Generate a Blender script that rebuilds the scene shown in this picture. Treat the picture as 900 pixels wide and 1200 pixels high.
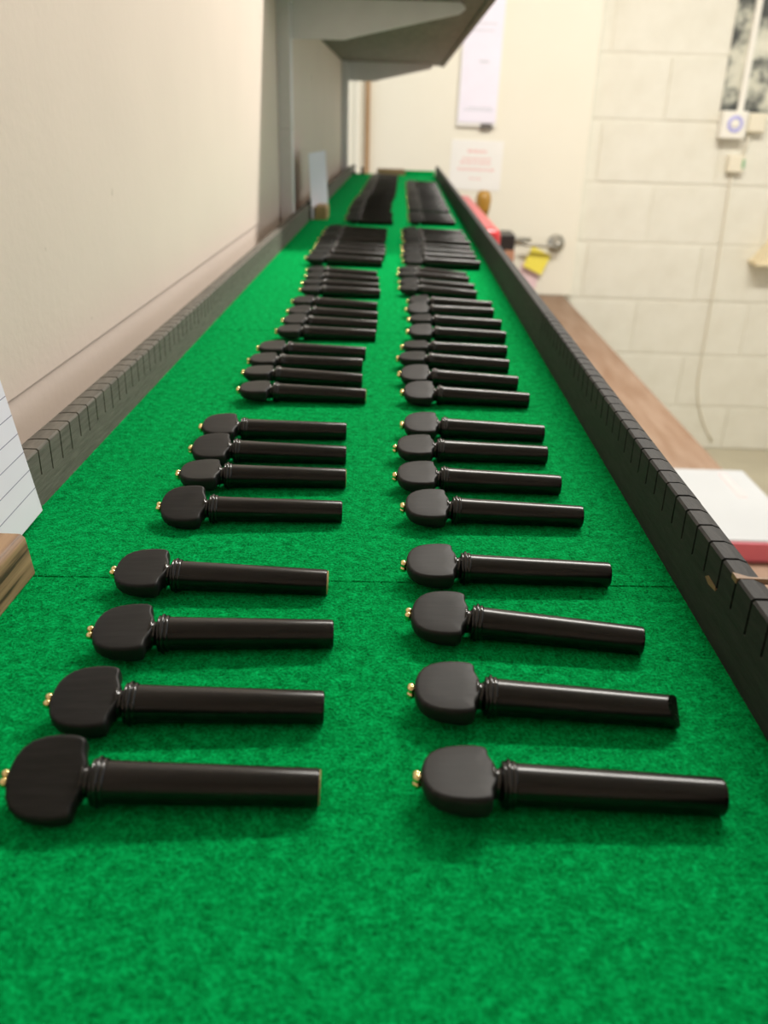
import bpy, bmesh, math, random
from mathutils import Vector, Matrix, Euler
random.seed(7)
scene = bpy.context.scene
for o in list(bpy.data.objects):
    bpy.data.objects.remove(o)
col = scene.collection

# ------------------------------------------------------------------ camera
cam_d = bpy.data.cameras.new('camera')
cam = bpy.data.objects.new('camera', cam_d)
col.objects.link(cam)
scene.camera = cam
F, PITCH, YAW, ROLL, CAM_H = 1005.0, 24.557, -0.428, 1.654, 0.142
cam_d.sensor_fit = 'HORIZONTAL'
cam_d.sensor_width = 36.0
cam_d.lens = 36.0 * F / 900.0
cam_d.clip_start = 0.005
cam_d.clip_end = 50
p, y, r = (math.radians(v) for v in (PITCH, YAW, ROLL))
fw = Vector((0, math.cos(p), -math.sin(p)))
up = Vector((0, math.sin(p), math.cos(p)))
rt = Vector((1, 0, 0))
Zr = Matrix.Rotation(-y, 3, 'Z')
fw, up, rt = Zr @ fw, Zr @ up, Zr @ rt
rt, up = math.cos(r) * rt + math.sin(r) * up, -math.sin(r) * rt + math.cos(r) * up
M = Matrix((rt, up, -fw)).transposed().to_4x4()
M.translation = Vector((0, 0, CAM_H))
cam.matrix_world = M
cam_d.dof.use_dof = True
cam_d.dof.focus_distance = 0.30
cam_d.dof.aperture_fstop = 19.0

# ------------------------------------------------------------------ world, exposure
w = bpy.data.worlds.new('world')
scene.world = w
w.use_nodes = True
bg = w.node_tree.nodes['Background']
bg.inputs[0].default_value = (0.90, 0.95, 1.0, 1)
bg.inputs[1].default_value = 0.95
scene.view_settings.view_transform = 'Standard'
scene.view_settings.look = 'None'
scene.view_settings.exposure = 0.32
scene.view_settings.gamma = 1.0
scene.view_settings.use_curve_mapping = False


def area_light(name, loc, sx, sy, power, colr, rot=(0, 0, 0)):
    d = bpy.data.lights.new(name, 'AREA')
    d.shape = 'RECTANGLE'
    d.size, d.size_y = sx, sy
    d.energy = power
    d.color = colr
    o = bpy.data.objects.new(name, d)
    o.location = loc
    o.rotation_euler = rot
    col.objects.link(o)
    return o


CEIL = 1.36
# the room's ceiling lamp: the pegs' soft shadows fall away from it
area_light('ceiling_lamp_offscreen', (0.70, 1.60, CEIL - 0.03), 1.2, 0.14, 45, (1.0, 0.96, 0.89))


# ------------------------------------------------------------------ material helpers
def mat(name, base, rough=0.6, **kw):
    m = bpy.data.materials.new(name)
    m.use_nodes = True
    b = m.node_tree.nodes['Principled BSDF']
    b.inputs['Base Color'].default_value = (*base, 1)
    b.inputs['Roughness'].default_value = rough
    for k, v in kw.items():
        b.inputs[k.replace('_', ' ')].default_value = v
    return m


def N(m, t, **kw):
    n = m.node_tree.nodes.new(t)
    for k, v in kw.items():
        if hasattr(n, k):
            setattr(n, k, v)
        else:
            n.inputs[k].default_value = v
    return n


def bsdf(m):
    return m.node_tree.nodes['Principled BSDF']


def lk(m, a, b):
    m.node_tree.links.new(a, b)


def coords(m, scale=(1, 1, 1), gen=False):
    tc = N(m, 'ShaderNodeTexCoord')
    mp = N(m, 'ShaderNodeMapping')
    mp.inputs['Scale'].default_value = scale
    lk(m, tc.outputs['Generated' if gen else 'Object'], mp.inputs['Vector'])
    return mp.outputs['Vector']


def noise(m, vec, scale, detail=4, rough=0.55):
    n = N(m, 'ShaderNodeTexNoise')
    n.inputs['Scale'].default_value = scale
    n.inputs['Detail'].default_value = detail
    n.inputs['Roughness'].default_value = rough
    lk(m, vec, n.inputs['Vector'])
    return n.outputs['Fac']


def ramp(m, fac, stops):
    n = N(m, 'ShaderNodeValToRGB')
    e = n.color_ramp.elements
    while len(e) < len(stops):
        e.new(0.5)
    for el, (pos, c) in zip(e, stops):
        el.position = pos
        el.color = (*c, 1)
    lk(m, fac, n.inputs['Fac'])
    return n.outputs['Color']


def bump(m, fac, strength, dist):
    n = N(m, 'ShaderNodeBump')
    n.inputs['Strength'].default_value = strength
    n.inputs['Distance'].default_value = dist
    lk(m, fac, n.inputs['Height'])
    lk(m, n.outputs['Normal'], bsdf(m).inputs['Normal'])


def mottled(name, c1, c2, scale, rough=0.7, stretch=(1, 1, 1), bmp=None, lo=0.3, hi=0.7, detail=4, **kw):
    m = mat(name, c1, rough, **kw)
    v = coords(m, stretch)
    f = noise(m, v, scale, detail)
    lk(m, ramp(m, f, [(lo, c1), (hi, c2)]), bsdf(m).inputs['Base Color'])
    if bmp:
        bump(m, f, bmp[0], bmp[1])
    return m


# ------------------------------------------------------------------ materials
MT = {}
# green felt
m = mat('green_felt', (0.0, 0.25, 0.08), 0.95)
v = coords(m)
n1 = noise(m, v, 260, 6, 0.7)
n2 = noise(m, coords(m, (1, 1, 1)), 1100, 3, 0.6)
mx = N(m, 'ShaderNodeMath', operation='ADD')
lk(m, n1, mx.inputs[0]); lk(m, n2, mx.inputs[1])
hf = N(m, 'ShaderNodeMath', operation='MULTIPLY')
lk(m, mx.outputs[0], hf.inputs[0]); hf.inputs[1].default_value = 0.5
lk(m, ramp(m, hf.outputs[0], [(0.37, (0.0003, 0.11, 0.022)), (0.50, (0.0006, 0.28, 0.060)), (0.62, (0.002, 0.52, 0.13))]), bsdf(m).inputs['Base Color'])
bump(m, hf.outputs[0], 0.9, 0.0012)
bsdf(m).inputs['Specular IOR Level'].default_value = 0.02
bsdf(m).inputs['Sheen Weight'].default_value = 0.03
bsdf(m).inputs['Sheen Tint'].default_value = (0.02, 0.8, 0.3, 1)
MT['felt'] = m
MT['fibre'] = mat('felt_fibre', (0.002, 0.50, 0.12), 0.9, Specular_IOR_Level=0.03)

# ebony
def ebony(name, c1, c2, rough, spec):
    m = mat(name, c1, rough)
    v = coords(m, (40, 900, 900))
    f = noise(m, v, 1.0, 5, 0.6)
    lk(m, ramp(m, f, [(0.35, c1), (0.75, c2)]), bsdf(m).inputs['Base Color'])
    rr = N(m, 'ShaderNodeMapRange')
    rr.inputs['To Min'].default_value = rough - 0.05
    rr.inputs['To Max'].default_value = rough + 0.09
    lk(m, f, rr.inputs['Value'])
    lk(m, rr.outputs[0], bsdf(m).inputs['Roughness'])
    bump(m, f, 0.06, 0.0004)
    bsdf(m).inputs['Specular IOR Level'].default_value = spec
    return m
MT['head'] = ebony('ebony_head', (0.010, 0.0098, 0.0098), (0.021, 0.0203, 0.0203), 0.44, 0.22)
MT['shaft'] = ebony('ebony_shaft', (0.0025, 0.0022, 0.0022), (0.006, 0.0053, 0.005), 0.24, 0.40)
MT['collar'] = ebony('ebony_collar', (0.004, 0.004, 0.004), (0.008, 0.0075, 0.0075), 0.16, 0.6)
MT['gold'] = mat('gold', (0.95, 0.77, 0.36), 0.16, Metallic=1.0)
MT['pale_wood'] = mottled('pale_end_grain', (0.50, 0.36, 0.16), (0.28, 0.19, 0.08), 900, 0.8)

# rails
def rail_mat(name, a, b, rough, spec):
    m = mat(name, a, rough)
    v = coords(m, (300, 60, 700))
    f = noise(m, v, 1.0, 6, 0.65)
    lk(m, ramp(m, f, [(0.3, a), (0.72, b)]), bsdf(m).inputs['Base Color'])
    bump(m, f, 0.5, 0.0006)
    bsdf(m).inputs['Specular IOR Level'].default_value = spec
    return m
MT['rail_pale'] = rail_mat('weathered_grey_wood', (0.10, 0.093, 0.078), (0.19, 0.172, 0.148), 0.75, 0.3)
MT['rail_dark'] = rail_mat('black_stained_wood', (0.008, 0.008, 0.008), (0.032, 0.030, 0.029), 0.68, 0.40)
MT['rail_grey'] = rail_mat('dark_grey_stained_wood', (0.012, 0.012, 0.011), (0.04, 0.038, 0.036), 0.70, 0.42)
MT['tray'] = mottled('tray_board_wood', (0.10, 0.075, 0.05), (0.17, 0.13, 0.09), 8, 0.7, (40, 2, 40))

def plaster(name, base, dirt, speck_lo):
    m = mat(name, base, 0.75)
    v = coords(m)
    f = noise(m, v, 7, 5, 0.55)
    c = ramp(m, f, [(0.3, base), (0.75, tuple(x * 0.94 for x in base))])
    s = noise(m, v, 55, 2, 0.4)
    k = N(m, 'ShaderNodeMapRange', clamp=True)
    k.inputs['From Min'].default_value = speck_lo
    k.inputs['From Max'].default_value = speck_lo + 0.04
    lk(m, s, k.inputs['Value'])
    mix = N(m, 'ShaderNodeMix', data_type='RGBA')
    lk(m, k.outputs[0], mix.inputs['Factor'])
    lk(m, c, mix.inputs['A'])
    mix.inputs['B'].default_value = (*dirt, 1)
    lk(m, mix.outputs['Result'], bsdf(m).inputs['Base Color'])
    bump(m, noise(m, v, 160, 4), 0.15, 0.0012)
    return m
MT['wall_left'] = plaster('cream_wall_paint', (0.78, 0.66, 0.57), (0.42, 0.33, 0.26), 0.765)
MT['panel'] = mottled('cream_gloss_paint', (0.80, 0.77, 0.655), (0.77, 0.74, 0.62), 3, 0.5)
MT['block'] = mottled('painted_block', (0.76, 0.745, 0.65), (0.70, 0.68, 0.58), 14, 0.7, bmp=(0.5, 0.004), detail=7)
MT['mortar'] = mottled('painted_mortar', (0.76, 0.745, 0.65), (0.70, 0.68, 0.58), 30, 0.8, bmp=(0.4, 0.003))
MT['floor'] = mottled('beige_floor', (0.50, 0.46, 0.34), (0.42, 0.38, 0.28), 6, 0.6)
MT['ceiling'] = mottled('white_ceiling', (0.78, 0.76, 0.70), (0.74, 0.72, 0.66), 5, 0.8)
MT['bench'] = mottled('worn_brown_bench', (0.20, 0.115, 0.065), (0.28, 0.19, 0.13), 5, 0.6, (8, 1.2, 8), detail=6)
MT['steel'] = mottled('grey_painted_steel', (0.74, 0.72, 0.74), (0.69, 0.67, 0.69), 30, 0.45)
MT['screw'] = mat('bright_screw', (0.75, 0.75, 0.74), 0.25, Metallic=1.0)
MT['shelf'] = mottled('dark_shelf_wood', (0.10, 0.085, 0.065), (0.17, 0.15, 0.12), 9, 0.65, (12, 2, 12), detail=7)
MT['block_wood'] = rail_mat('walnut_offcut', (0.21, 0.12, 0.065), (0.40, 0.25, 0.14), 0.55, 0.4)
# grain of the card holder
m = mat('striped_walnut', (0.36, 0.22, 0.12), 0.55)
v = coords(m, (90, 6, 200))
f = noise(m, v, 1.6, 6, 0.55)
lk(m, ramp(m, f, [(0.40, (0.055, 0.028, 0.016)), (0.46, (0.24, 0.14, 0.075)), (0.62, (0.40, 0.25, 0.135))]), bsdf(m).inputs['Base Color'])
bump(m, f, 0.2, 0.0003)
MT['walnut'] = m
MT['pale_block'] = mottled('tan_wood', (0.50, 0.32, 0.16), (0.40, 0.25, 0.12), 12, 0.6, (60, 10, 60))
MT['paper'] = mottled('white_paper', (0.83, 0.80, 0.90), (0.80, 0.77, 0.87), 20, 0.8)
MT['paper_warm'] = mottled('notice_paper', (0.83, 0.82, 0.78), (0.80, 0.79, 0.75), 12, 0.8)
MT['rule'] = mat('grey_ruled_line', (0.30, 0.29, 0.38), 0.8)
MT['print_red'] = mat('faded_red_print', (0.80, 0.55, 0.52), 0.8)
MT['print_blue'] = mat('faded_grey_print', (0.56, 0.58, 0.63), 0.8)
MT['clip'] = mat('dark_clip', (0.12, 0.11, 0.10), 0.5)
MT['wood_trim'] = mottled('brown_batten', (0.40, 0.25, 0.12), (0.32, 0.19, 0.09), 6, 0.6, (30, 30, 2))
MT['white_plastic'] = mat('white_plastic', (0.80, 0.78, 0.70), 0.4)
MT['violet'] = mat('violet_ring', (0.42, 0.42, 0.78), 0.4)
MT['cream_plastic'] = mat('cream_plastic', (0.76, 0.71, 0.56), 0.45)
MT['green_dot'] = mat('green_marking', (0.20, 0.42, 0.22), 0.5)
MT['cable'] = mat('cream_cable', (0.72, 0.68, 0.56), 0.5)
MT['tan_box'] = mottled('cream_board', (0.76, 0.66, 0.44), (0.70, 0.60, 0.40), 6, 0.6)
MT['red'] = mat('red_vinyl', (0.52, 0.03, 0.035), 0.28)
MT['pink'] = mat('pink_plastic', (0.88, 0.20, 0.26), 0.4)
MT['grey_lid'] = mottled('light_grey_lid', (0.45, 0.465, 0.475), (0.42, 0.435, 0.445), 8, 0.45)
MT['pale_pink'] = mat('pale_pink_reflection', (0.72, 0.46, 0.46), 0.5)  # colour of the pink reflection painted on the box lid
MT['black'] = mat('black_plastic', (0.015, 0.014, 0.013), 0.4)
MT['copper'] = mat('copper_label', (0.42, 0.22, 0.13), 0.5)
MT['amber'] = mottled('amber_varnish', (0.42, 0.23, 0.03), (0.34, 0.18, 0.02), 14, 0.4)
MT['nickel'] = mat('dull_nickel', (0.42, 0.40, 0.35), 0.35, Metallic=0.9)
MT['yellow'] = mat('yellow_note', (0.80, 0.68, 0.08), 0.7)
MT['pink_note'] = mat('pink_note', (0.78, 0.58, 0.60), 0.7)
# black and white picture print
m = mat('monochrome_print', (0.5, 0.5, 0.45), 0.6)
v = coords(m, (1, 1, 1))
f = noise(m, v, 12, 4, 0.6)
lk(m, ramp(m, f, [(0.40, (0.06, 0.065, 0.06)), (0.47, (0.26, 0.27, 0.23)), (0.54, (0.56, 0.56, 0.46)), (0.7, (0.68, 0.67, 0.56))]), bsdf(m).inputs['Base Color'])
MT['poster'] = m


# ------------------------------------------------------------------ mesh helpers
def mesh_from(name, verts, faces, smooth=False):
    me = bpy.data.meshes.new(name)
    me.from_pydata(verts, [], faces)
    bm = bmesh.new()
    bm.from_mesh(me)
    bmesh.ops.recalc_face_normals(bm, faces=bm.faces)
    bm.to_mesh(me)
    bm.free()
    if smooth:
        me.polygons.foreach_set('use_smooth', [True] * len(me.polygons))
    me.update()
    return me


def obj(name, me, material, parent=None, loc=None, rot=None):
    if material is not None and not me.materials:
        me.materials.append(material)
    o = bpy.data.objects.new(name, me)
    col.objects.link(o)
    if parent is not None:
        o.parent = parent
    if loc:
        o.location = loc
    if rot:
        o.rotation_euler = rot
    return o


def tag(o, label, cat, group=None, kind=None):
    o['label'] = label
    o['category'] = cat
    if group:
        o['group'] = group
    if kind:
        o['kind'] = kind
    return o


def struct(o):
    o['kind'] = 'structure'
    return o


def empty(name, loc, rz=0):
    o = bpy.data.objects.new(name, None)
    o.empty_display_size = 0.02
    col.objects.link(o)
    o.location = loc
    o.rotation_euler = (0, 0, rz)
    return o


def box_me(name, x0, x1, y0, y1, z0, z1, bev=0.0, seg=2):
    bm = bmesh.new()
    bmesh.ops.create_cube(bm, size=1.0)
    for v in bm.verts:
        v.co = Vector(((x0 + x1) / 2 + v.co.x * (x1 - x0), (y0 + y1) / 2 + v.co.y * (y1 - y0), (z0 + z1) / 2 + v.co.z * (z1 - z0)))
    if bev > 0:
        bmesh.ops.bevel(bm, geom=bm.edges[:], offset=bev, segments=seg, affect='EDGES', profile=0.5)
    me = bpy.data.meshes.new(name)
    bm.to_mesh(me)
    bm.free()
    return me


def box(name, x0, x1, y0, y1, z0, z1, material, parent=None, bev=0.0, seg=2):
    """box in the parent's space (or world)"""
    return obj(name, box_me(name, x0, x1, y0, y1, z0, z1, bev, seg), material, parent)


def lathe_me(name, prof, seg=24, axis='X', cap=True):
    verts, faces = [], []
    for (u, rr) in prof:
        for k in range(seg):
            a = 2 * math.pi * k / seg
            c, s = rr * math.cos(a), rr * math.sin(a)
            verts.append((u, c, s) if axis == 'X' else (c, s, u))
    n = len(prof)
    for i in range(n - 1):
        for k in range(seg):
            k2 = (k + 1) % seg
            faces.append((i * seg + k, i * seg + k2, (i + 1) * seg + k2, (i + 1) * seg + k))
    if cap:
        faces.append(tuple(range(seg)))
        faces.append(tuple((n - 1) * seg + k for k in range(seg)))
    me = mesh_from(name, verts, faces, True)
    return me


def sharp_by_angle(me, deg=40):
    try:
        me.set_sharp_from_angle(angle=math.radians(deg))
    except Exception:
        pass


def tube_me(name, pts, rad, seg=8):
    verts, faces = [], []
    pts = [Vector(q) for q in pts]
    for i, q in enumerate(pts):
        t = (pts[min(i + 1, len(pts) - 1)] - pts[max(i - 1, 0)]).normalized()
        a = t.orthogonal().normalized()
        if i:
            a = (pa - t * pa.dot(t)).normalized()
        pa = a
        b = t.cross(a)
        for k in range(seg):
            an = 2 * math.pi * k / seg
            verts.append(tuple(q + rad * (math.cos(an) * a + math.sin(an) * b)))
    for i in range(len(pts) - 1):
        for k in range(seg):
            k2 = (k + 1) % seg
            faces.append((i * seg + k, i * seg + k2, (i + 1) * seg + k2, (i + 1) * seg + k))
    faces.append(tuple(range(seg)))
    faces.append(tuple((len(pts) - 1) * seg + k for k in range(seg)))
    return mesh_from(name, verts, faces, True)


def prism_me(name, poly, d0, d1, plane='XZ'):
    """extrude a polygon: plane XZ -> along Y, YZ -> along X, XY -> along Z"""
    def P(a, b, d):
        return {'XZ': (a, d, b), 'YZ': (d, a, b), 'XY': (a, b, d)}[plane]
    n = len(poly)
    verts = [P(a, b, d0) for a, b in poly] + [P(a, b, d1) for a, b in poly]
    faces = [tuple(range(n)), tuple(range(n, 2 * n))] + [(i, (i + 1) % n, n + (i + 1) % n, n + i) for i in range(n)]
    return mesh_from(name, verts, faces)


# ================================================================== the setting
WB = 3.20            # block wall plane
DF = 3.165           # front of the cream panel
FL = -1.0
struct(box('floor', -1.6, 2.6, -1.4, WB + 0.12, FL - 0.06, FL, MT['floor']))
struct(box('ceiling', -1.6, 2.6, -1.4, WB + 0.12, CEIL, CEIL + 0.06, MT['ceiling']))

RX = 2.5
struct(box('wall_rear', -0.285, RX, -1.4, -1.3, FL, CEIL, MT['wall_left']))
wr = struct(box('wall_right', RX, RX + 0.1, -1.4, WB + 0.12, FL, -0.35, MT['panel']))
rel0 = box('lintel', RX, RX + 0.1, -1.4, WB + 0.12, 1.28, CEIL, MT['panel'], wr)
for ya, yb in ((-1.4, -1.1), (2.9, WB + 0.12)):
    box('pier', RX, RX + 0.1, ya, yb, -0.35, 1.28, MT['panel'], wr)
wn = struct(box('window_1', RX - 0.02, RX + 0.12, -1.1, 2.9, -0.37, -0.33, MT['white_plastic']))
wn['label'] = 'wide workshop window with white frame'
for yy in (-1.1, -0.1, 0.9, 1.9, 2.86):
    box('mullion', RX + 0.02, RX + 0.07, yy, yy + 0.04, -0.335, 1.28, MT['white_plastic'], wn)
box('head_frame', RX + 0.02, RX + 0.07, -1.1, 2.9, 1.24, 1.28, MT['white_plastic'], wn)

wl = struct(box('wall_left', -0.285, -0.165, -1.4, 2.60, 0.0275, CEIL, MT['wall_left'], bev=0.0005))
lowm = struct(box('trim_1', -0.285, -0.1662, -1.4, 2.60, FL, 0.0275, MT['wall_left']))
lowm['label'] = 'strip of wall set back below the cream plaster edge'

# back wall: mortar bed with painted blocks
wb = struct(box('wall_back', -1.6, 2.6, WB + 0.0035, WB + 0.12, FL, CEIL, MT['mortar']))
BL, BH, J = 0.41, 0.1985, 0.006
Z0 = 0.162 - 6 * BH          # a bed joint at z = 0.162
blk = []
for k in range(3):
    bm = bmesh.new()
    bmesh.ops.create_cube(bm, size=1.0)
    for v in bm.verts:
        v.co = Vector((v.co.x * (BL - 0.0025), v.co.y * 0.03, v.co.z * (BH - J)))
    bmesh.ops.bevel(bm, geom=bm.edges[:], offset=0.003, segments=2, affect='EDGES')
    me = bpy.data.meshes.new('concrete_block')
    bm.to_mesh(me)
    bm.free()
    blk.append(me)
rr = random.Random(3)
for j in range(13):
    zc = Z0 + (j + 0.5) * BH
    if zc - BH / 2 < FL - 0.2 or zc + BH / 2 > CEIL + 0.15:
        continue
    off = 0.0 if j % 2 else BL / 2
    for i in range(-1, 7):
        xc = 0.47 + off + i * BL
        if xc - BL / 2 < 0.1 or xc + BL / 2 > 2.52:
            continue
        o = obj('concrete_block', blk[rr.randrange(3)], MT['block'], wb)
        zz0, zz1 = max(zc - BH / 2, FL - 0.001), min(zc + BH / 2, CEIL + 0.001)
        o.location = (xc, WB + 0.015 + rr.uniform(-0.0012, 0.0012), (zz0 + zz1) / 2)
        o.scale = (1, 1, (zz1 - zz0 - J) / (BH - J))
        o.rotation_euler = (0, rr.uniform(-0.004, 0.004), 0)

pn = struct(box('door_1', -1.2, 0.632, DF, WB + 0.008, -0.42, CEIL - 0.02, MT['panel'], bev=0.004))
pn['label'] = 'smooth cream painted door panel at the end of the room'
# rose and lever on the panel
rose = obj('handle_rose', lathe_me('handle_rose', [(0, 0.030), (0.006, 0.031), (0.012, 0.027), (0.014, 0.020), (0.03, 0.013), (0.045, 0.012)], 28, 'Z'), MT['nickel'], pn, (0.556, DF, -0.238), (math.radians(90), 0, 0))
obj('lever', tube_me('lever', [(0.556, DF - 0.043, -0.244), (0.53, DF - 0.05, -0.243), (0.45, DF - 0.05, -0.239), (0.43, DF - 0.05, -0.234)], 0.0065), MT['nickel'], pn)
obj('bolt_bar', tube_me('bolt_bar', [(0.335, DF - 0.012, -0.226), (0.465, DF - 0.012, -0.229)], 0.008), MT['nickel'], pn)
tr = struct(box('trim_2', -0.124, -0.109, DF - 0.018, DF + 0.001, -0.42, CEIL - 0.03, MT['wood_trim'], bev=0.002))
tr['label'] = 'narrow brown wooden batten on the cream panel'
tr3 = struct(box('trim_3', -0.160, -0.140, DF - 0.010, DF + 0.001, -0.42, CEIL - 0.03, MT['panel'], bev=0.002))

# ------------------------------------------------------------------ bench
BZ = -0.42
root = tag(empty('workbench', (0.2, 1.4, FL)), 'long worn brown workbench running under the felt-lined tray', 'bench')
root_loc = Vector((0.2, 1.4, FL))
def rel(o, rl):
    o.location = o.location - Vector(rl)
    return o
rel(box('bench_top', -0.16, 0.605, -0.6, DF - 0.001, BZ - 0.045, BZ, MT['bench'], root, 0.003), root_loc)
rel(box('apron', 0.55, 0.575, -0.5, DF - 0.05, BZ - 0.14, BZ - 0.043, MT['bench'], root, 0.002), root_loc)
for yy in (-0.5, 1.2, 3.0):
    for xx in (-0.14, 0.48):
        rel(box('leg', xx, xx + 0.08, yy, yy + 0.08, FL, BZ - 0.043, MT['bench'], root, 0.003), root_loc)

# ------------------------------------------------------------------ uprights and the shelf above
def bracket(parent, y, zt, x0, x1, hb, name='bracket', tip=0.013, th=0.006):
    poly = [(x0, zt), (x1 - 0.006, zt), (x1, zt - 0.004), (x1 + 0.001, zt - tip * 0.6), (x1 - 0.006, zt - tip), (x0 + 0.085, zt - hb + 0.004), (x0 + 0.07, zt - hb), (x0, zt - hb)]
    return obj(name, prism_me(name, poly, y - th / 2, y + th / 2, 'XZ'), MT['steel'], parent)

UPR = [1.262, 2.560]
SZ = 0.281
for i, uy in enumerate(UPR):
    root = tag(empty('shelf_upright', (-0.165, uy, -0.1)), ['grey steel shelf upright beside the small white card', 'grey steel shelf upright at the far edge of the cream wall'][i], 'upright')
    rl = root.location.copy()
    q = Vector(rl)
    rel(box('post', -0.1652, -0.1470, uy - 0.011, uy + 0.011, 0.128, 1.2, MT['steel'], root, 0.0015), q)
    rel(box('lower_post', -0.1652, -0.1470, uy - 0.011, uy + 0.011, -0.2, 0.128, MT['steel'], root, 0.0015), q)
    rel(bracket(root, uy + 0.004, SZ, -0.148, 0.075, 0.046), q)
    rel(bracket(root, uy + 0.004, -0.0185, -0.148, 0.075, 0.046, 'lower_bracket'), q)
    s = obj('screw', lathe_me('screw', [(0, 0.004), (0.002, 0.004), (0.003, 0.002)], 12, 'X'), MT['screw'], root, Vector((-0.1475, uy - 0.0, SZ - 0.004 + 0.0)) - q)
root = tag(empty('wall_shelf', (-0.165, 1.9, SZ)), 'dark wooden shelf on grey brackets above the felt-lined tray', 'shelf')
rel(box('shelf_board', -0.164, 0.103, 1.16, 2.665, SZ, SZ + 0.018, MT['shelf'], root, 0.0012), root.location)
rel(box('front_lip', 0.100, 0.110, 1.16, 2.665, SZ - 0.003, SZ + 0.02, MT['shelf'], root, 0.001), root.location)

# ------------------------------------------------------------------ felt-lined tray
XL, XR, YE = -0.137, 0.0985, 2.66
tray = tag(empty('felt_lined_tray', (0, 1.2, -0.0185)), 'long shallow tray lined with bright green felt between two wooden rails', 'tray')
TQ = Vector((0, 1.2, -0.0185))
rel(box('tray_board', -0.1462, 0.111, -0.35, YE + 0.02, -0.0185, -0.0015, MT['tray'], tray, 0.0008), TQ)
def skew_box(name, x0, x1, ya, yb, z0, z1, bev):
    """ya/yb = (y at x0, y at x1)"""
    bm = bmesh.new()
    bmesh.ops.create_cube(bm, size=1.0)
    for v in bm.verts:
        right = v.co.x > 0
        yy = (yb if v.co.y > 0 else ya)[1 if right else 0]
        v.co = Vector((x1 if right else x0, yy, z1 if v.co.z > 0 else z0))
    bmesh.ops.bevel(bm, geom=bm.edges[:], offset=bev, segments=3, affect='EDGES')
    me = bpy.data.meshes.new(name)
    bm.to_mesh(me)
    bm.free()
    return me
seams = [(-0.345, -0.345), (0.2495, 0.2570), (0.622, 0.630), (YE, YE)]
felts = []
for i in range(3):
    a, b = seams[i], seams[i + 1]
    g = 0.0001
    o = obj('felt_panel', skew_box('felt_panel', XL - 0.002, XR + 0.002, (a[0] + g, a[1] + g), (b[0] - g, b[1] - g), -0.002, 0.0, 0.0004), MT['felt'], tray)
    felts.append(rel(o, TQ))
# felt turned up at the far end
rel(box('felt_end', 0.012, XR, YE - 0.004, YE, -0.001, 0.012, MT['felt'], tray, 0.001), TQ)

# felt nap: short loose fibres lying on the cloth
def fibres(y0, y1, n, seed, lmin, lmax, wid):
    R = random.Random(seed)
    verts, faces = [], []
    for i in range(n):
        yy = y0 + (y1 - y0) * R.random()
        xx = XL + 0.001 + (XR - XL - 0.002) * R.random()
        an = R.random() * math.tau
        L = R.uniform(lmin, lmax)
        bend = R.uniform(-1.2, 1.2)
        h1 = R.uniform(0.0002, 0.0008)
        h2 = R.uniform(0.0001, 0.0010)
        px, py = xx, yy
        d1 = (math.cos(an), math.sin(an))
        d2 = (math.cos(an + bend), math.sin(an + bend))
        q1 = (px + d1[0] * L / 2, py + d1[1] * L / 2)
        q2 = (q1[0] + d2[0] * L / 2, q1[1] + d2[1] * L / 2)
        b = len(verts)
        sx, sy = -d1[1] * wid, d1[0] * wid
        verts += [(px - sx, py - sy, 0.0), (px + sx, py + sy, 0.0), (q1[0] + sx, q1[1] + sy, h1), (q1[0] - sx, q1[1] - sy, h1 + 0.00005), (q2[0], q2[1], h2)]
        faces += [(b, b + 1, b + 2, b + 3), (b + 3, b + 2, b + 4)]
    me = bpy.data.meshes.new('felt_nap')
    me.from_pydata(verts, [], faces)
    return me
for fo, args in zip(felts, [(0.02, 0.2550, 28000, 1, 0.0015, 0.004, 0.00006), (0.250, 0.627, 32000, 2, 0.0018, 0.0042, 0.00008), (0.63, 1.2, 15000, 3, 0.002, 0.005, 0.00013)]):
    o = obj('felt_nap', fibres(*args), MT['fibre'], fo)
    o.location = (0, 0, 0)
    o['kind'] = 'stuff'

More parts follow.
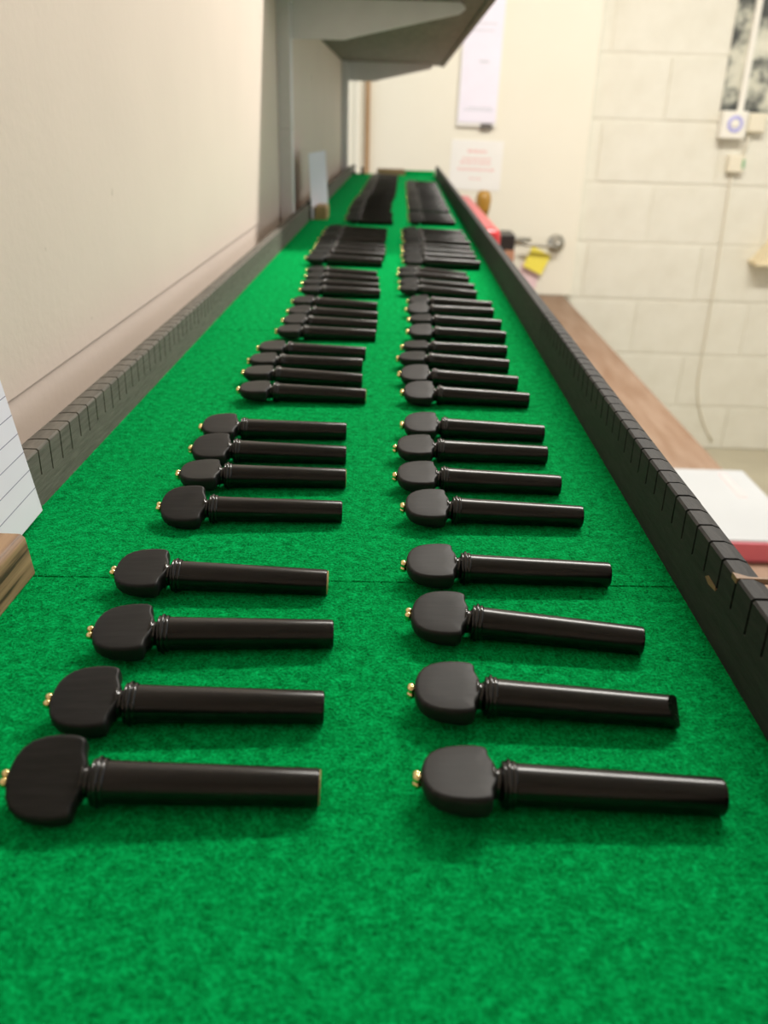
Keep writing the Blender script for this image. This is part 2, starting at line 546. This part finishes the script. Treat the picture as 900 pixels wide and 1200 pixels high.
# kerfed rails: comb outline (y,z) extruded across x, top outer edge rounded
def kerf_rail(x_in, x_out, y0, y1, h, zk, pitch, first, kw, name, rnd=1.0):
    ys = []
    k = first
    while k > y0 + pitch:
        k -= pitch
    while k < y1 - pitch * 0.4:
        if k > y0 + pitch * 0.4:
            ys.append(k)
        k += pitch
    R = random.Random(int(h * 1e5))
    # cross-section in x: (x, z offset factor)
    s = 1 if x_out > x_in else -1
    wdt = abs(x_out - x_in)
    secs = [(x_in, 0.0007), (x_in + s * 0.0007, 0.0), (x_in + s * wdt * 0.45, 0.0), (x_in + s * wdt * 0.72, 0.0010 * rnd), (x_in + s * wdt * 0.90, 0.0028 * rnd), (x_out, 0.006 * rnd)]
    outline = [(y0, -0.0015), ]
    tops = []
    edges = [y0] + ys + [y1]
    verts, faces = [], []
    # teeth
    ns = len(secs)
    def add_strip(ya, yb, dz):
        b = len(verts)
        for yy in (ya, yb):
            for (xx, dd) in secs:
                verts.append((xx, yy, h - dd + dz))
            for (xx, dd) in secs:
                verts.append((xx, yy, -0.0015))
        A, B = b, b + 2 * ns
        for i in range(ns - 1):
            faces.append((A + i, A + i + 1, B + i + 1, B + i))
            faces.append((A + ns + i, B + ns + i, B + ns + i + 1, A + ns + i + 1))
            faces.append((A + i, A + ns + i, A + ns + i + 1, A + i + 1))
            faces.append((B + i, B + i + 1, B + ns + i + 1, B + ns + i))
        faces.append((A, B, B + ns, A + ns))
        faces.append((A + ns - 1, A + 2 * ns - 1, B + 2 * ns - 1, B + ns - 1))
    def add_low(ya, yb, top):
        b = len(verts)
        for yy in (ya, yb):
            verts.extend([(x_in, yy, top), (x_out, yy, top), (x_in, yy, -0.0015), (x_out, yy, -0.0015)])
        faces.extend([(b, b + 1, b + 5, b + 4), (b, b + 4, b + 6, b + 2), (b + 1, b + 3, b + 7, b + 5), (b + 2, b + 6, b + 7, b + 3), (b, b + 2, b + 3, b + 1), (b + 4, b + 5, b + 7, b + 6)])
    for i in range(len(edges) - 1):
        ya = edges[i] + (kw / 2 if i else 0)
        yb = edges[i + 1] - (kw / 2 if i < len(edges) - 2 else 0)
        add_strip(ya, yb, R.uniform(-0.00007, 0.00007))
        if i < len(edges) - 2:
            add_low(yb, yb + kw, zk + R.uniform(-0.001, 0.001))
    return mesh_from(name, verts, faces)

rail_parent = tray
def rail(name, me, material, label):
    o = rel(obj(name, me, material, rail_parent), TQ)
    o['label'] = label
    return o
rail('kerfed_rail', kerf_rail(XL, -0.1468, -0.34, 1.22, 0.0226, 0.0108, 0.01135, 0.3097, 0.0011, 'kerfed_rail', 0.25), MT['rail_pale'], 'pale grey weathered rail with even saw cuts along its top')
rail('plain_rail', kerf_rail(XL, -0.1468, 1.2205, 2.60, 0.0226, 0.0108, 9, 5, 0.0007, 'plain_rail', 0.25), MT['rail_pale'], 'plain pale grey continuation of the kerfed rail')
rail('kerfed_rail', kerf_rail(XR, 0.1085, -0.34, 0.585, 0.0271, 0.0165, 0.01175, 0.2495, 0.0012, 'kerfed_rail'), MT['rail_dark'], 'black stained rail with even saw cuts along its top')
rail('plain_rail', kerf_rail(XR, 0.1085, 0.5855, 2.62, 0.0271, 0.0165, 9, 5, 0.0007, 'plain_rail'), MT['rail_grey'], 'plain dark grey continuation of the black rail')

# broken corner of the black rail showing brown wood
ch = rel(obj('chipped_corner', prism_me('chipped_corner', [(0.0983, 0.2175), (0.1020, 0.2150), (0.1075, 0.2146), (0.1075, 0.2138), (0.0983, 0.2138)], 0.0255, 0.0273, 'XY'), MT['block_wood'], tray), TQ)
ch['label'] = 'small broken corner of the black rail showing brown wood'
ch = rel(obj('bare_patch', prism_me('bare_patch', [(0.2355, 0.0160), (0.2335, 0.0174), (0.2268, 0.0171), (0.2262, 0.0160), (0.2320, 0.0152)], 0.0983, 0.0990, 'YZ'), MT['block_wood'], tray), TQ)
ch['label'] = 'bare brown patch on the inner face of the black rail'

# ------------------------------------------------------------------ pegs (unit: metres, x along the axis from the gold pin)
def head_mesh():
    U0, mm = 0.0024, 0.001
    half = [(0.0, 0.0), (0.15, 2.4), (0.7, 4.7), (1.9, 6.9), (3.8, 8.5), (6.4, 9.5), (9.4, 9.95), (12.2, 9.95), (14.2, 9.65), (15.3, 9.1),
            (15.75, 8.3), (15.75, 7.3), (15.8, 6.3), (16.1, 5.3), (16.6, 4.2), (17.05, 2.9), (17.25, 1.4), (17.3, 0.0)]
    pts = half + [(a, -b) for a, b in reversed(half[1:-1])]
    n = len(pts)
    cu, cw = 9.0, 0.0
    # symmetric body: build from bottom centre to top centre
    prof = [(0.35, -1.0), (0.62, -0.98), (0.78, -0.90), (0.88, -0.76), (0.94, -0.56), (0.98, -0.30), (1.0, 0.0), (1.0, 0.35), (0.995, 0.62), (0.98, 0.82), (0.955, 0.93), (0.92, 0.985), (0.88, 1.0), (0.45, 1.0)]
    def T(u):
        return 2.5 + 1.2 * max(0, min(1, u / 17))
    verts, faces = [], []
    for (s, z) in prof:
        for (u, wv) in pts:
            uu = cu + (u - cu) * s
            verts.append((U0 + uu * mm, wv * s * mm, z * T(uu) * mm))
    R = len(prof)
    for i in range(R - 1):
        for k in range(n):
            k2 = (k + 1) % n
            faces.append((i * n + k, i * n + k2, (i + 1) * n + k2, (i + 1) * n + k))
    b = len(verts)
    verts.append((U0 + cu * mm, 0, -1.0 * T(cu) * mm))
    verts.append((U0 + cu * mm, 0, 1.0 * T(cu) * mm))
    for k in range(n):
        k2 = (k + 1) % n
        faces.append((b, k2, k))
        faces.append((b + 1, (R - 1) * n + k, (R - 1) * n + k2))
    return mesh_from('peg_head', verts, faces, True)

def shaft_mesh(chip=False):
    prof = [(0.0232, 0.0030), (0.0234, 0.0049), (0.030, 0.00478), (0.050, 0.00456), (0.0702, 0.00432), (0.0709, 0.0042), (0.0712, 0.0039)]
    me = lathe_me('peg_shaft', prof, 28)
    if chip:
        bm = bmesh.new()
        bm.from_mesh(me)
        geom = bm.verts[:] + bm.edges[:] + bm.faces[:]
        nrm = Vector((0.72, -0.25, 0.62)).normalized()
        res = bmesh.ops.bisect_plane(bm, geom=geom, plane_co=Vector((0.0695, 0.0, 0.0022)), plane_no=nrm, clear_outer=True)
        ed = [e for e in res['geom_cut'] if isinstance(e, bmesh.types.BMEdge)]
        bmesh.ops.contextual_create(bm, geom=ed)
        bm.to_mesh(me)
        bm.free()
    sharp_by_angle(me, 35)
    return me

def collar_mesh():
    prof = [(0.0186, 0.0046), (0.0192, 0.0036), (0.0200, 0.0034), (0.0206, 0.0040), (0.02075, 0.0049), (0.0210, 0.0053), (0.0213, 0.0052), (0.02145, 0.0049),
            (0.0216, 0.0053), (0.0220, 0.00575), (0.0224, 0.00575), (0.0227, 0.0053), (0.0228, 0.0050), (0.0230, 0.0053), (0.0234, 0.0054), (0.0238, 0.0052), (0.0240, 0.0048), (0.0240, 0.003)]
    return lathe_me('peg_collar', prof, 28)

def pin_mesh():
    bm = bmesh.new()
    for k in range(3):
        a = 2 * math.pi * k / 3 + 0.5
        mtx = Matrix.Translation((0.0016, 0.00112 * math.cos(a), 0.00112 * math.sin(a)))
        bmesh.ops.create_icosphere(bm, subdivisions=2, radius=0.0012, matrix=mtx)
    bmesh.ops.create_cone(bm, cap_ends=True, segments=12, radius1=0.0008, radius2=0.0011, depth=0.002, matrix=Matrix.Translation((0.0022, 0, 0)) @ Matrix.Rotation(math.radians(90), 4, 'Y'))
    me = bpy.data.meshes.new('gold_pin')
    bm.to_mesh(me)
    bm.free()
    me.polygons.foreach_set('use_smooth', [True] * len(me.polygons))
    return me

ME = {'head': head_mesh(), 'shaft': shaft_mesh(), 'chip': shaft_mesh(True), 'collar': collar_mesh(), 'pin': pin_mesh(),
      'end': lathe_me('end_grain', [(0.0711, 0.0040), (0.07135, 0.0039)], 24)}
PR = random.Random(11)

def peg(xg, yg, xe, ye, tilt, label, group, scale=1.0, shaft='shaft', pale=False, parts=True):
    t = math.radians(tilt)
    R_H = max(5.7, 9.0 * math.sin(abs(t)) + 2.2) * 0.001 * scale
    R_E = 0.0043 * scale
    L = 0.0605 * scale
    pt = math.asin(max(-0.3, min(0.3, (R_H - R_E) / L)))
    hd = math.atan2(ye - yg, xe - xg)
    # keep the middle of the measured line
    mx_, my_ = (xg + xe) / 2000, (yg + ye) / 2000
    half = 0.0357 * scale
    z0 = R_H + 0.011 * scale * math.sin(pt) - 0.0003
    o = empty('tuning_peg', (mx_ - half * math.cos(hd), my_ - half * math.sin(hd), z0))
    o.rotation_euler = (t, pt, hd)
    o.scale = (scale,) * 3
    tag(o, label, 'tuning peg', group)
    obj('head', ME['head'], MT['head'], o)
    obj('collar', ME['collar'], MT['collar'], o)
    s = obj('shaft', ME[shaft], MT['shaft'], o)
    if pale:
        e = obj('end_grain', ME['end'], MT['pale_wood'], s)
        e['label'] = 'pale unstained end of the shaft'
    g = obj('gold_pin', ME['pin'], MT['gold'], o)
    g['label'] = 'small gold three-ball pin in the head'
    g.rotation_euler = (PR.uniform(-0.5, 0.5), 0, 0)
    return o

LEFT = [(-83.5,147.0,-15.2,150.5,28), (-85.9,176.0,-15.5,179.7,15), (-87.0,207.8,-14.6,214.5,10), (-91.3,244.3,-19.0,245.0,11),
(-89.2,295.8,-18.4,300.9,20), (-89.4,328.9,-19.5,334.7,4), (-91.4,359.3,-20.4,362.0,14), (-93.5,388.4,-21.9,394.6,11),
(-86.8,452.1,-14.6,453.5,2), (-90.5,486.5,-17.2,483.7,0), (-90.0,513.8,-20.4,518.7,3), (-90.3,546.2,-18.3,547.7,4),
(-84.4,596.3,-14.1,599.2,2), (-84.6,630.0,-13.7,629.6,8), (-85.7,663.9,-13.2,661.2,6), (-86.6,704.9,-14.8,699.0,5),
(-84.5,755.5,-15.3,759.1,3), (-86.9,789.4,-16.4,788.3,2), (-87.8,826.5,-17.2,822.0,6), (-90.2,861.5,-19.7,855.7,4)]
RIGHT = [(6.2,152.6,78.3,152.0,-3), (5.1,186.1,77.2,182.6,6), (3.6,224.2,77.5,215.9,11), (3.5,255.6,75.1,256.6,8),
(2.6,303.2,75.5,303.4,11), (0.7,334.6,70.8,334.7,8), (-0.1,368.7,71.2,370.2,7), (2.1,401.5,75.4,400.1,12),
(3.1,456.9,74.4,455.0,14), (1.0,493.2,72.9,488.4,13), (0.2,531.0,71.8,526.6,2), (3.4,560.4,73.7,563.8,0),
(8.7,606.4,76.5,606.1,12), (8.3,646.3,78.8,645.4,2), (7.1,684.5,76.6,689.0,14), (7.3,719.8,79.3,717.0,8),
(1.4,778.4,69.6,764.9,6), (0.4,809.2,70.7,798.7,9), (0.2,852.6,67.3,839.4,3), (0.1,883.9,67.3,864.0,5)]
ORD = ['first', 'second', 'third', 'fourth']
for side, rows, rname in (('L', LEFT, 'pale rail'), ('R', RIGHT, 'dark rail')):
    grp = 'black pegs in the row beside the ' + rname
    for i, q in enumerate(rows):
        st, k = divmod(i, 4)
        if st == 0:
            # nearest set: three pegs before the seam, one lying along it
            if k == 3:
                label = 'black ebony peg lying along the felt seam in the row beside the ' + rname
            else:
                label = 'black ebony peg %s before the peg on the felt seam, %s row' % (['three', 'two', 'one'][k], rname)
        else:
            label = 'black ebony peg, %s of %s set past the felt seam, %s row' % (ORD[k], ORD[st - 1], rname)
        sh, pale = 'shaft', False
        if side == 'R' and i == 1:
            sh = 'chip'
            label = 'black ebony peg with a chipped slanting shaft end'
        if side == 'L' and i in (0, 3, 5, 8):
            pale = True
            if i == 0:
                label = 'big black ebony peg with pale shaft end, head tipped steeply up'
            if i == 3:
                label = 'black ebony peg with pale shaft end lying along the felt seam'
        peg(*q, label, grp, 1.0, sh, pale)

# larger pegs, two sets of four in each row, then the tightly packed far ones
for side in 'LR':
    rname = 'pale rail' if side == 'L' else 'dark rail'
    for st in range(2):
        for k in range(4):
            yy = (936 + 36.5 * k) if st == 0 else (1096 + 37 * k)
            if side == 'L':
                xg, xe = -98 - 0.8 * k * st + PR.uniform(-2, 2), -15 + PR.uniform(-3, 3)
            else:
                xg, xe = 3 + PR.uniform(-1.5, 1.5), 87 + PR.uniform(-2, 2)
            peg(xg, yy + PR.uniform(-2, 3), xe, yy + PR.uniform(-4, 4), PR.uniform(2, 12),
                'longer black peg, %s of the %s set of longer pegs, %s row' % (ORD[k], ['first', 'second'][st], rname),
                'longer black pegs in the row beside the ' + rname, 1.17)
for side, y0, nset, gap0 in (('L', 1338, 8, 0), ('R', 1345, 6, 40)):
    rname = 'pale rail' if side == 'L' else 'dark rail'
    yy = y0
    for st in range(nset):
        for k in range(4):
            if side == 'L':
                xe = -10 - (5 if st in (1, 2) else 0) + PR.uniform(-2, 2)
                xg, sc = xe - 72 + min(8, st), 1.0
            else:
                xg = 12 + PR.uniform(-1, 1)
                xe, sc = xg + 72 + 0.5 * st, 1.0 + 0.007 * st
            peg(xg, yy + PR.uniform(-3, 3), xe, yy + PR.uniform(-3, 3), PR.uniform(2, 13),
                'black peg packed tightly with others at the far end of the %s row' % rname,
                'packed pegs at the far end of the %s row' % rname, sc)
            yy += 35
        yy += gap0 if (side == 'R' and st == 0) else 9

# ------------------------------------------------------------------ things standing on the felt
# near card holder with lined card
hold = tag(empty('card_holder', (-0.128, 0.20, 0)), 'striped brown wooden card holder beside the pegs with the felt seam', 'card holder')
H = hold.location.copy()
hp = [(-0.1365, 0.0), (-0.1185, 0.0), (-0.1200, 0.0135), (-0.1215, 0.0150), (-0.1322, 0.0150), (-0.1322, 0.0015), (-0.1342, 0.0015), (-0.1342, 0.0150), (-0.1365, 0.0150)]
bme = prism_me('wood_block', hp, 0.165, 0.252, 'XZ')
ob = obj('wood_block', bme, MT['walnut'], hold)
rel(ob, H)
bv = ob.modifiers.new('bevel', 'BEVEL'); bv.width = 0.0006; bv.segments = 2
card = tag(empty('index_card', (-0.1332, 0.24, 0.0016)), 'white lined index card standing in the striped wooden holder', 'card')
card.rotation_euler = (math.radians(2.0), math.radians(-8), 0)
box('card_sheet', -0.00015, 0.00015, -0.07, 0.057, -0.0012, 0.075, MT['paper'], card)
for k in range(9):
    z = 0.0085 + 0.0073 * k
    box('ruled_line', 0.00014, 0.00022, -0.0698, 0.0568, z - 0.00016, z + 0.00016, MT['rule'], card)
# far card holder
hold = tag(empty('card_holder', (-0.123, 1.40, 0)), 'small tan wooden card holder in front of the shelf upright', 'card holder')
H = hold.location.copy()
hp = [(-0.1365, 0.0), (-0.112, 0.0), (-0.112, 0.016), (-0.114, 0.019), (-0.1290, 0.019), (-0.1290, 0.002), (-0.1325, 0.002), (-0.1325, 0.019), (-0.1365, 0.019)]
rel(obj('wood_block', prism_me('wood_block', hp, 1.385, 1.44, 'XZ'), MT['pale_block'], hold), H)
card = tag(empty('index_card', (-0.1308, 1.40, 0.0022)), 'blank white card standing in the small tan holder', 'card')
card.rotation_euler = (0, math.radians(-3), math.radians(-5))
box('card_sheet', -0.0002, 0.0002, -0.025, 0.125, -0.001, 0.092, MT['paper'], card)
# wooden block behind the last pegs
box_o = box('wood_offcut', -0.068, 0.012, 2.622, 2.648, -0.0003, 0.016, MT['block_wood'], None, 0.0015)
tag(box_o, 'brown wooden offcut lying behind the last packed pegs', 'wood block')
# two small dark stops at the far left of the felt
for i, (xx, hh) in enumerate(((-0.132, 0.022), (-0.108, 0.016))):
    root = tag(empty('stop_peg', (xx, 2.60, 0)), ['taller', 'shorter'][i] + ' dark turned stop at the far end of the felt', 'stop')
    obj('foot', lathe_me('foot', [(-0.0003, 0.008), (0.004, 0.008), (0.006, 0.004)], 16, 'Z'), MT['rail_dark'], root)
    obj('stem', lathe_me('stem', [(0.005, 0.004), (hh - 0.004, 0.003), (hh, 0.005), (hh + 0.004, 0.003)], 16, 'Z'), MT['rail_dark'], root)

# ------------------------------------------------------------------ things on the bench
root = tag(empty('storage_box', (0.50, 1.23, BZ)), 'flat pink plastic box with light grey lid on the workbench', 'box')
box('body', -0.10, 0.098, -0.135, 0.14, 0.0, 0.024, MT['pink'], root, 0.003)
box('lid', -0.101, 0.099, -0.134, 0.141, 0.0235, 0.036, MT['grey_lid'], root, 0.004)
box('rim', -0.1015, 0.0995, -0.1362, -0.1335, 0.004, 0.032, MT['pink'], root, 0.001)
box('lid_reflection', 0.05, 0.062, 0.02, 0.12, 0.0355, 0.0364, MT['pale_pink'], root)  # faint pink reflection on the lid, painted as a thin strip

root = tag(empty('red_case', (0.115, 2.28, BZ)), 'long glossy red case standing on the workbench beside the tray', 'case')
box('shell', -0.06, 0.098, -0.42, 0.45, 0.006, 0.364, MT['red'], root, 0.016, 5)
for sx in (-0.04, 0.065):
    for sy in (-0.36, 0.40):
        box('foot', sx - 0.012, sx + 0.012, sy - 0.012, sy + 0.012, 0.0, 0.012, MT['black'], root, 0.002)
box('seam_band', -0.0615, 0.0995, -0.4215, 0.4515, 0.27, 0.278, MT['rail_dark'], root, 0.003)
root = tag(empty('amber_bottle', (0.268, 2.92, BZ)), 'tall amber brown bottle behind the red case', 'bottle')
obj('body', lathe_me('body', [(0, 0.036), (0.004, 0.038), (0.23, 0.038), (0.26, 0.034), (0.285, 0.018), (0.30, 0.016)], 24, 'Z'), MT['amber'], root)
obj('stopper', lathe_me('stopper', [(0.296, 0.018), (0.31, 0.022), (0.34, 0.025), (0.36, 0.02), (0.366, 0.008)], 24, 'Z'), MT['amber'], root)
root = tag(empty('black_box', (0.335, 2.86, BZ)), 'upright black box with a copper label below the bolt bar', 'box')
box('body', -0.03, 0.03, -0.06, 0.06, 0.0, 0.247, MT['black'], root, 0.003)
box('label_band', 0.0, 0.0305, -0.0612, -0.059, 0.165, 0.20, MT['copper'], root, 0.0006)

# ------------------------------------------------------------------ on the cream panel
root = tag(empty('wall_notice', (0.25, DF, 0.13)), 'tall white notice sheet pad hanging on the cream panel', 'notice')
root.rotation_euler = (0, math.radians(0.8), 0)
box('backing_board', -0.068, 0.062, -0.014, 0.0, 0.0, 0.60, MT['paper_warm'], root, 0.001)
box('top_sheet', -0.064, 0.061, -0.0165, -0.0142, 0.012, 0.598, MT['paper'], root, 0.0005)
box('clip', 0.012, 0.05, -0.019, -0.0005, -0.006, 0.010, MT['clip'], root, 0.002)
for k, (za, xa, xb) in enumerate([(0.048, -0.05, 0.05), (0.055, -0.035, 0.045), (0.19, -0.008, 0.022), (0.28, -0.05, 0.03), (0.30, -0.05, 0.04), (0.36, -0.05, 0.02)]):
    box('print_line', xa, xb, -0.0168, -0.0164, za, za + (0.006 if k == 2 else 0.003), MT['print_blue'], root)
root = tag(empty('paper_sign', (0.255, DF, -0.07)), 'white paper sign with faded red print below the notice sheet', 'sign')
root.rotation_euler = (0, math.radians(1.0), 0)
box('sheet', -0.088, 0.088, -0.0025, 0.0, 0.0, 0.158, MT['paper_warm'], root)
for k, (za, hw, hh) in enumerate([(0.118, 0.032, 0.010), (0.096, 0.048, 0.007), (0.083, 0.056, 0.007), (0.062, 0.062, 0.008), (0.034, 0.02, 0.005)]):
    R = random.Random(k)
    xa = -hw
    while xa < hw - 0.006:
        ln = R.uniform(0.008, 0.018)
        box('print_line', xa, min(xa + ln, hw), -0.0029, -0.0024, za, za + hh, MT['print_red'], root)
        xa += ln + 0.004
nt = box('sticky_note', -0.037, 0.037, -0.0015, 0.0, -0.037, 0.037, MT['yellow'])
nt.location = (0.493, DF - 0.016, -0.298)
nt.rotation_euler = (math.radians(-8), math.radians(24), 0)
tag(nt, 'yellow sticky note hanging under the door lever', 'note')
nt = box('sticky_note', -0.036, 0.036, -0.0012, 0.0, -0.04, 0.04, MT['pink_note'])
nt.location = (0.470, DF - 0.0005, -0.352)
nt.rotation_euler = (0, math.radians(10), 0)
tag(nt, 'pale pink paper note half hidden behind the yellow one', 'note')

# ------------------------------------------------------------------ on the block wall
po = box('picture_print', 1.064, 1.30, WB - 0.004, WB + 0.001, 0.197, 0.66, MT['poster'])
tag(po, 'tall black and white picture print on the block wall', 'poster')
root = tag(empty('cable_trunking', (1.128, WB, 0.19)), 'narrow white cable trunking running down over the picture print', 'trunking')
box('channel', -0.010, 0.010, -0.016, 0.0, -0.005, CEIL - 0.20, MT['white_plastic'], root, 0.002)
box('cover_strip', -0.008, 0.008, -0.0185, -0.0155, -0.004, CEIL - 0.20, MT['white_plastic'], root, 0.001)
root = tag(empty('wall_control', (1.108, WB, 0.115)), 'white wall control box with a violet ring below the picture print', 'control box')
box('case', -0.044, 0.040, -0.045, 0.001, 0.0, 0.085, MT['white_plastic'], root, 0.004)
ring = []
bm = bmesh.new()
verts, faces = [], []
for i in range(28):
    a = math.tau * i / 28
    for j in range(8):
        b = math.tau * j / 8
        rad = 0.021 + 0.0055 * math.cos(b)
        verts.append((rad * math.cos(a), -0.045 + 0.003 * math.sin(b), 0.045 + rad * math.sin(a)))
for i in range(28):
    for j in range(8):
        faces.append((i * 8 + j, i * 8 + (j + 1) % 8, ((i + 1) % 28) * 8 + (j + 1) % 8, ((i + 1) % 28) * 8 + j))
bm.free()
obj('ring', mesh_from('ring', verts, faces, True), MT['violet'], root)
obj('centre_cap', lathe_me('centre_cap', [(0.044, 0.014), (0.0475, 0.013), (0.0485, 0.008)], 20, 'Z'), MT['white_plastic'], root, (0, 0, 0.045), (math.radians(90), 0, 0))
root = tag(empty('junction_box', (1.185, WB, 0.135)), 'small cream junction box beside the violet-ringed control', 'junction box')
box('case', -0.032, 0.03, -0.034, 0.001, 0.0, 0.06, MT['cream_plastic'], root, 0.004)
box('lid', -0.028, 0.026, -0.037, -0.033, 0.005, 0.055, MT['cream_plastic'], root, 0.0015)
root = tag(empty('plug_adapter', (1.15, WB, 0.01)), 'cream plug adapter with a green mark under the control box', 'plug')
box('case', -0.035, 0.02, -0.03, 0.001, 0.0, 0.055, MT['cream_plastic'], root, 0.004)
box('mark', 0.010, 0.0195, -0.0312, -0.029, 0.014, 0.042, MT['green_dot'], root, 0.0005)
obj('lead', tube_me('lead', [(0.013, -0.012, 0.05), (0.020, -0.014, 0.09), (0.022, -0.014, 0.127)], 0.005), MT['cable'], root)
pts = []
for k in range(30):
    t = k / 29
    z = 0.012 - 0.98 * t
    x = 1.140 + 0.015 * math.sin(2.2 * t) + (0.10 * max(0, (t - 0.72) / 0.28) ** 2)
    pts.append((x, WB - 0.004, z))
cb = obj('wall_cable', tube_me('wall_cable', pts, 0.0045), MT['cable'])
tag(cb, 'thin cream cable running down the block wall from the plug', 'cable')
root = tag(empty('sloped_box', (1.42, WB, -0.29)), 'cream wooden box with a sloping side fixed to the block wall', 'box')
obj('body', prism_me('body', [(-0.155, 0.012), (0.18, 0.012), (0.18, 0.27), (-0.02, 0.20)], -0.075, 0.001, 'XZ'), MT['tan_box'], root)
box('base_board', -0.165, 0.185, -0.085, 0.001, 0.0, 0.013, MT['tan_box'], root, 0.002)
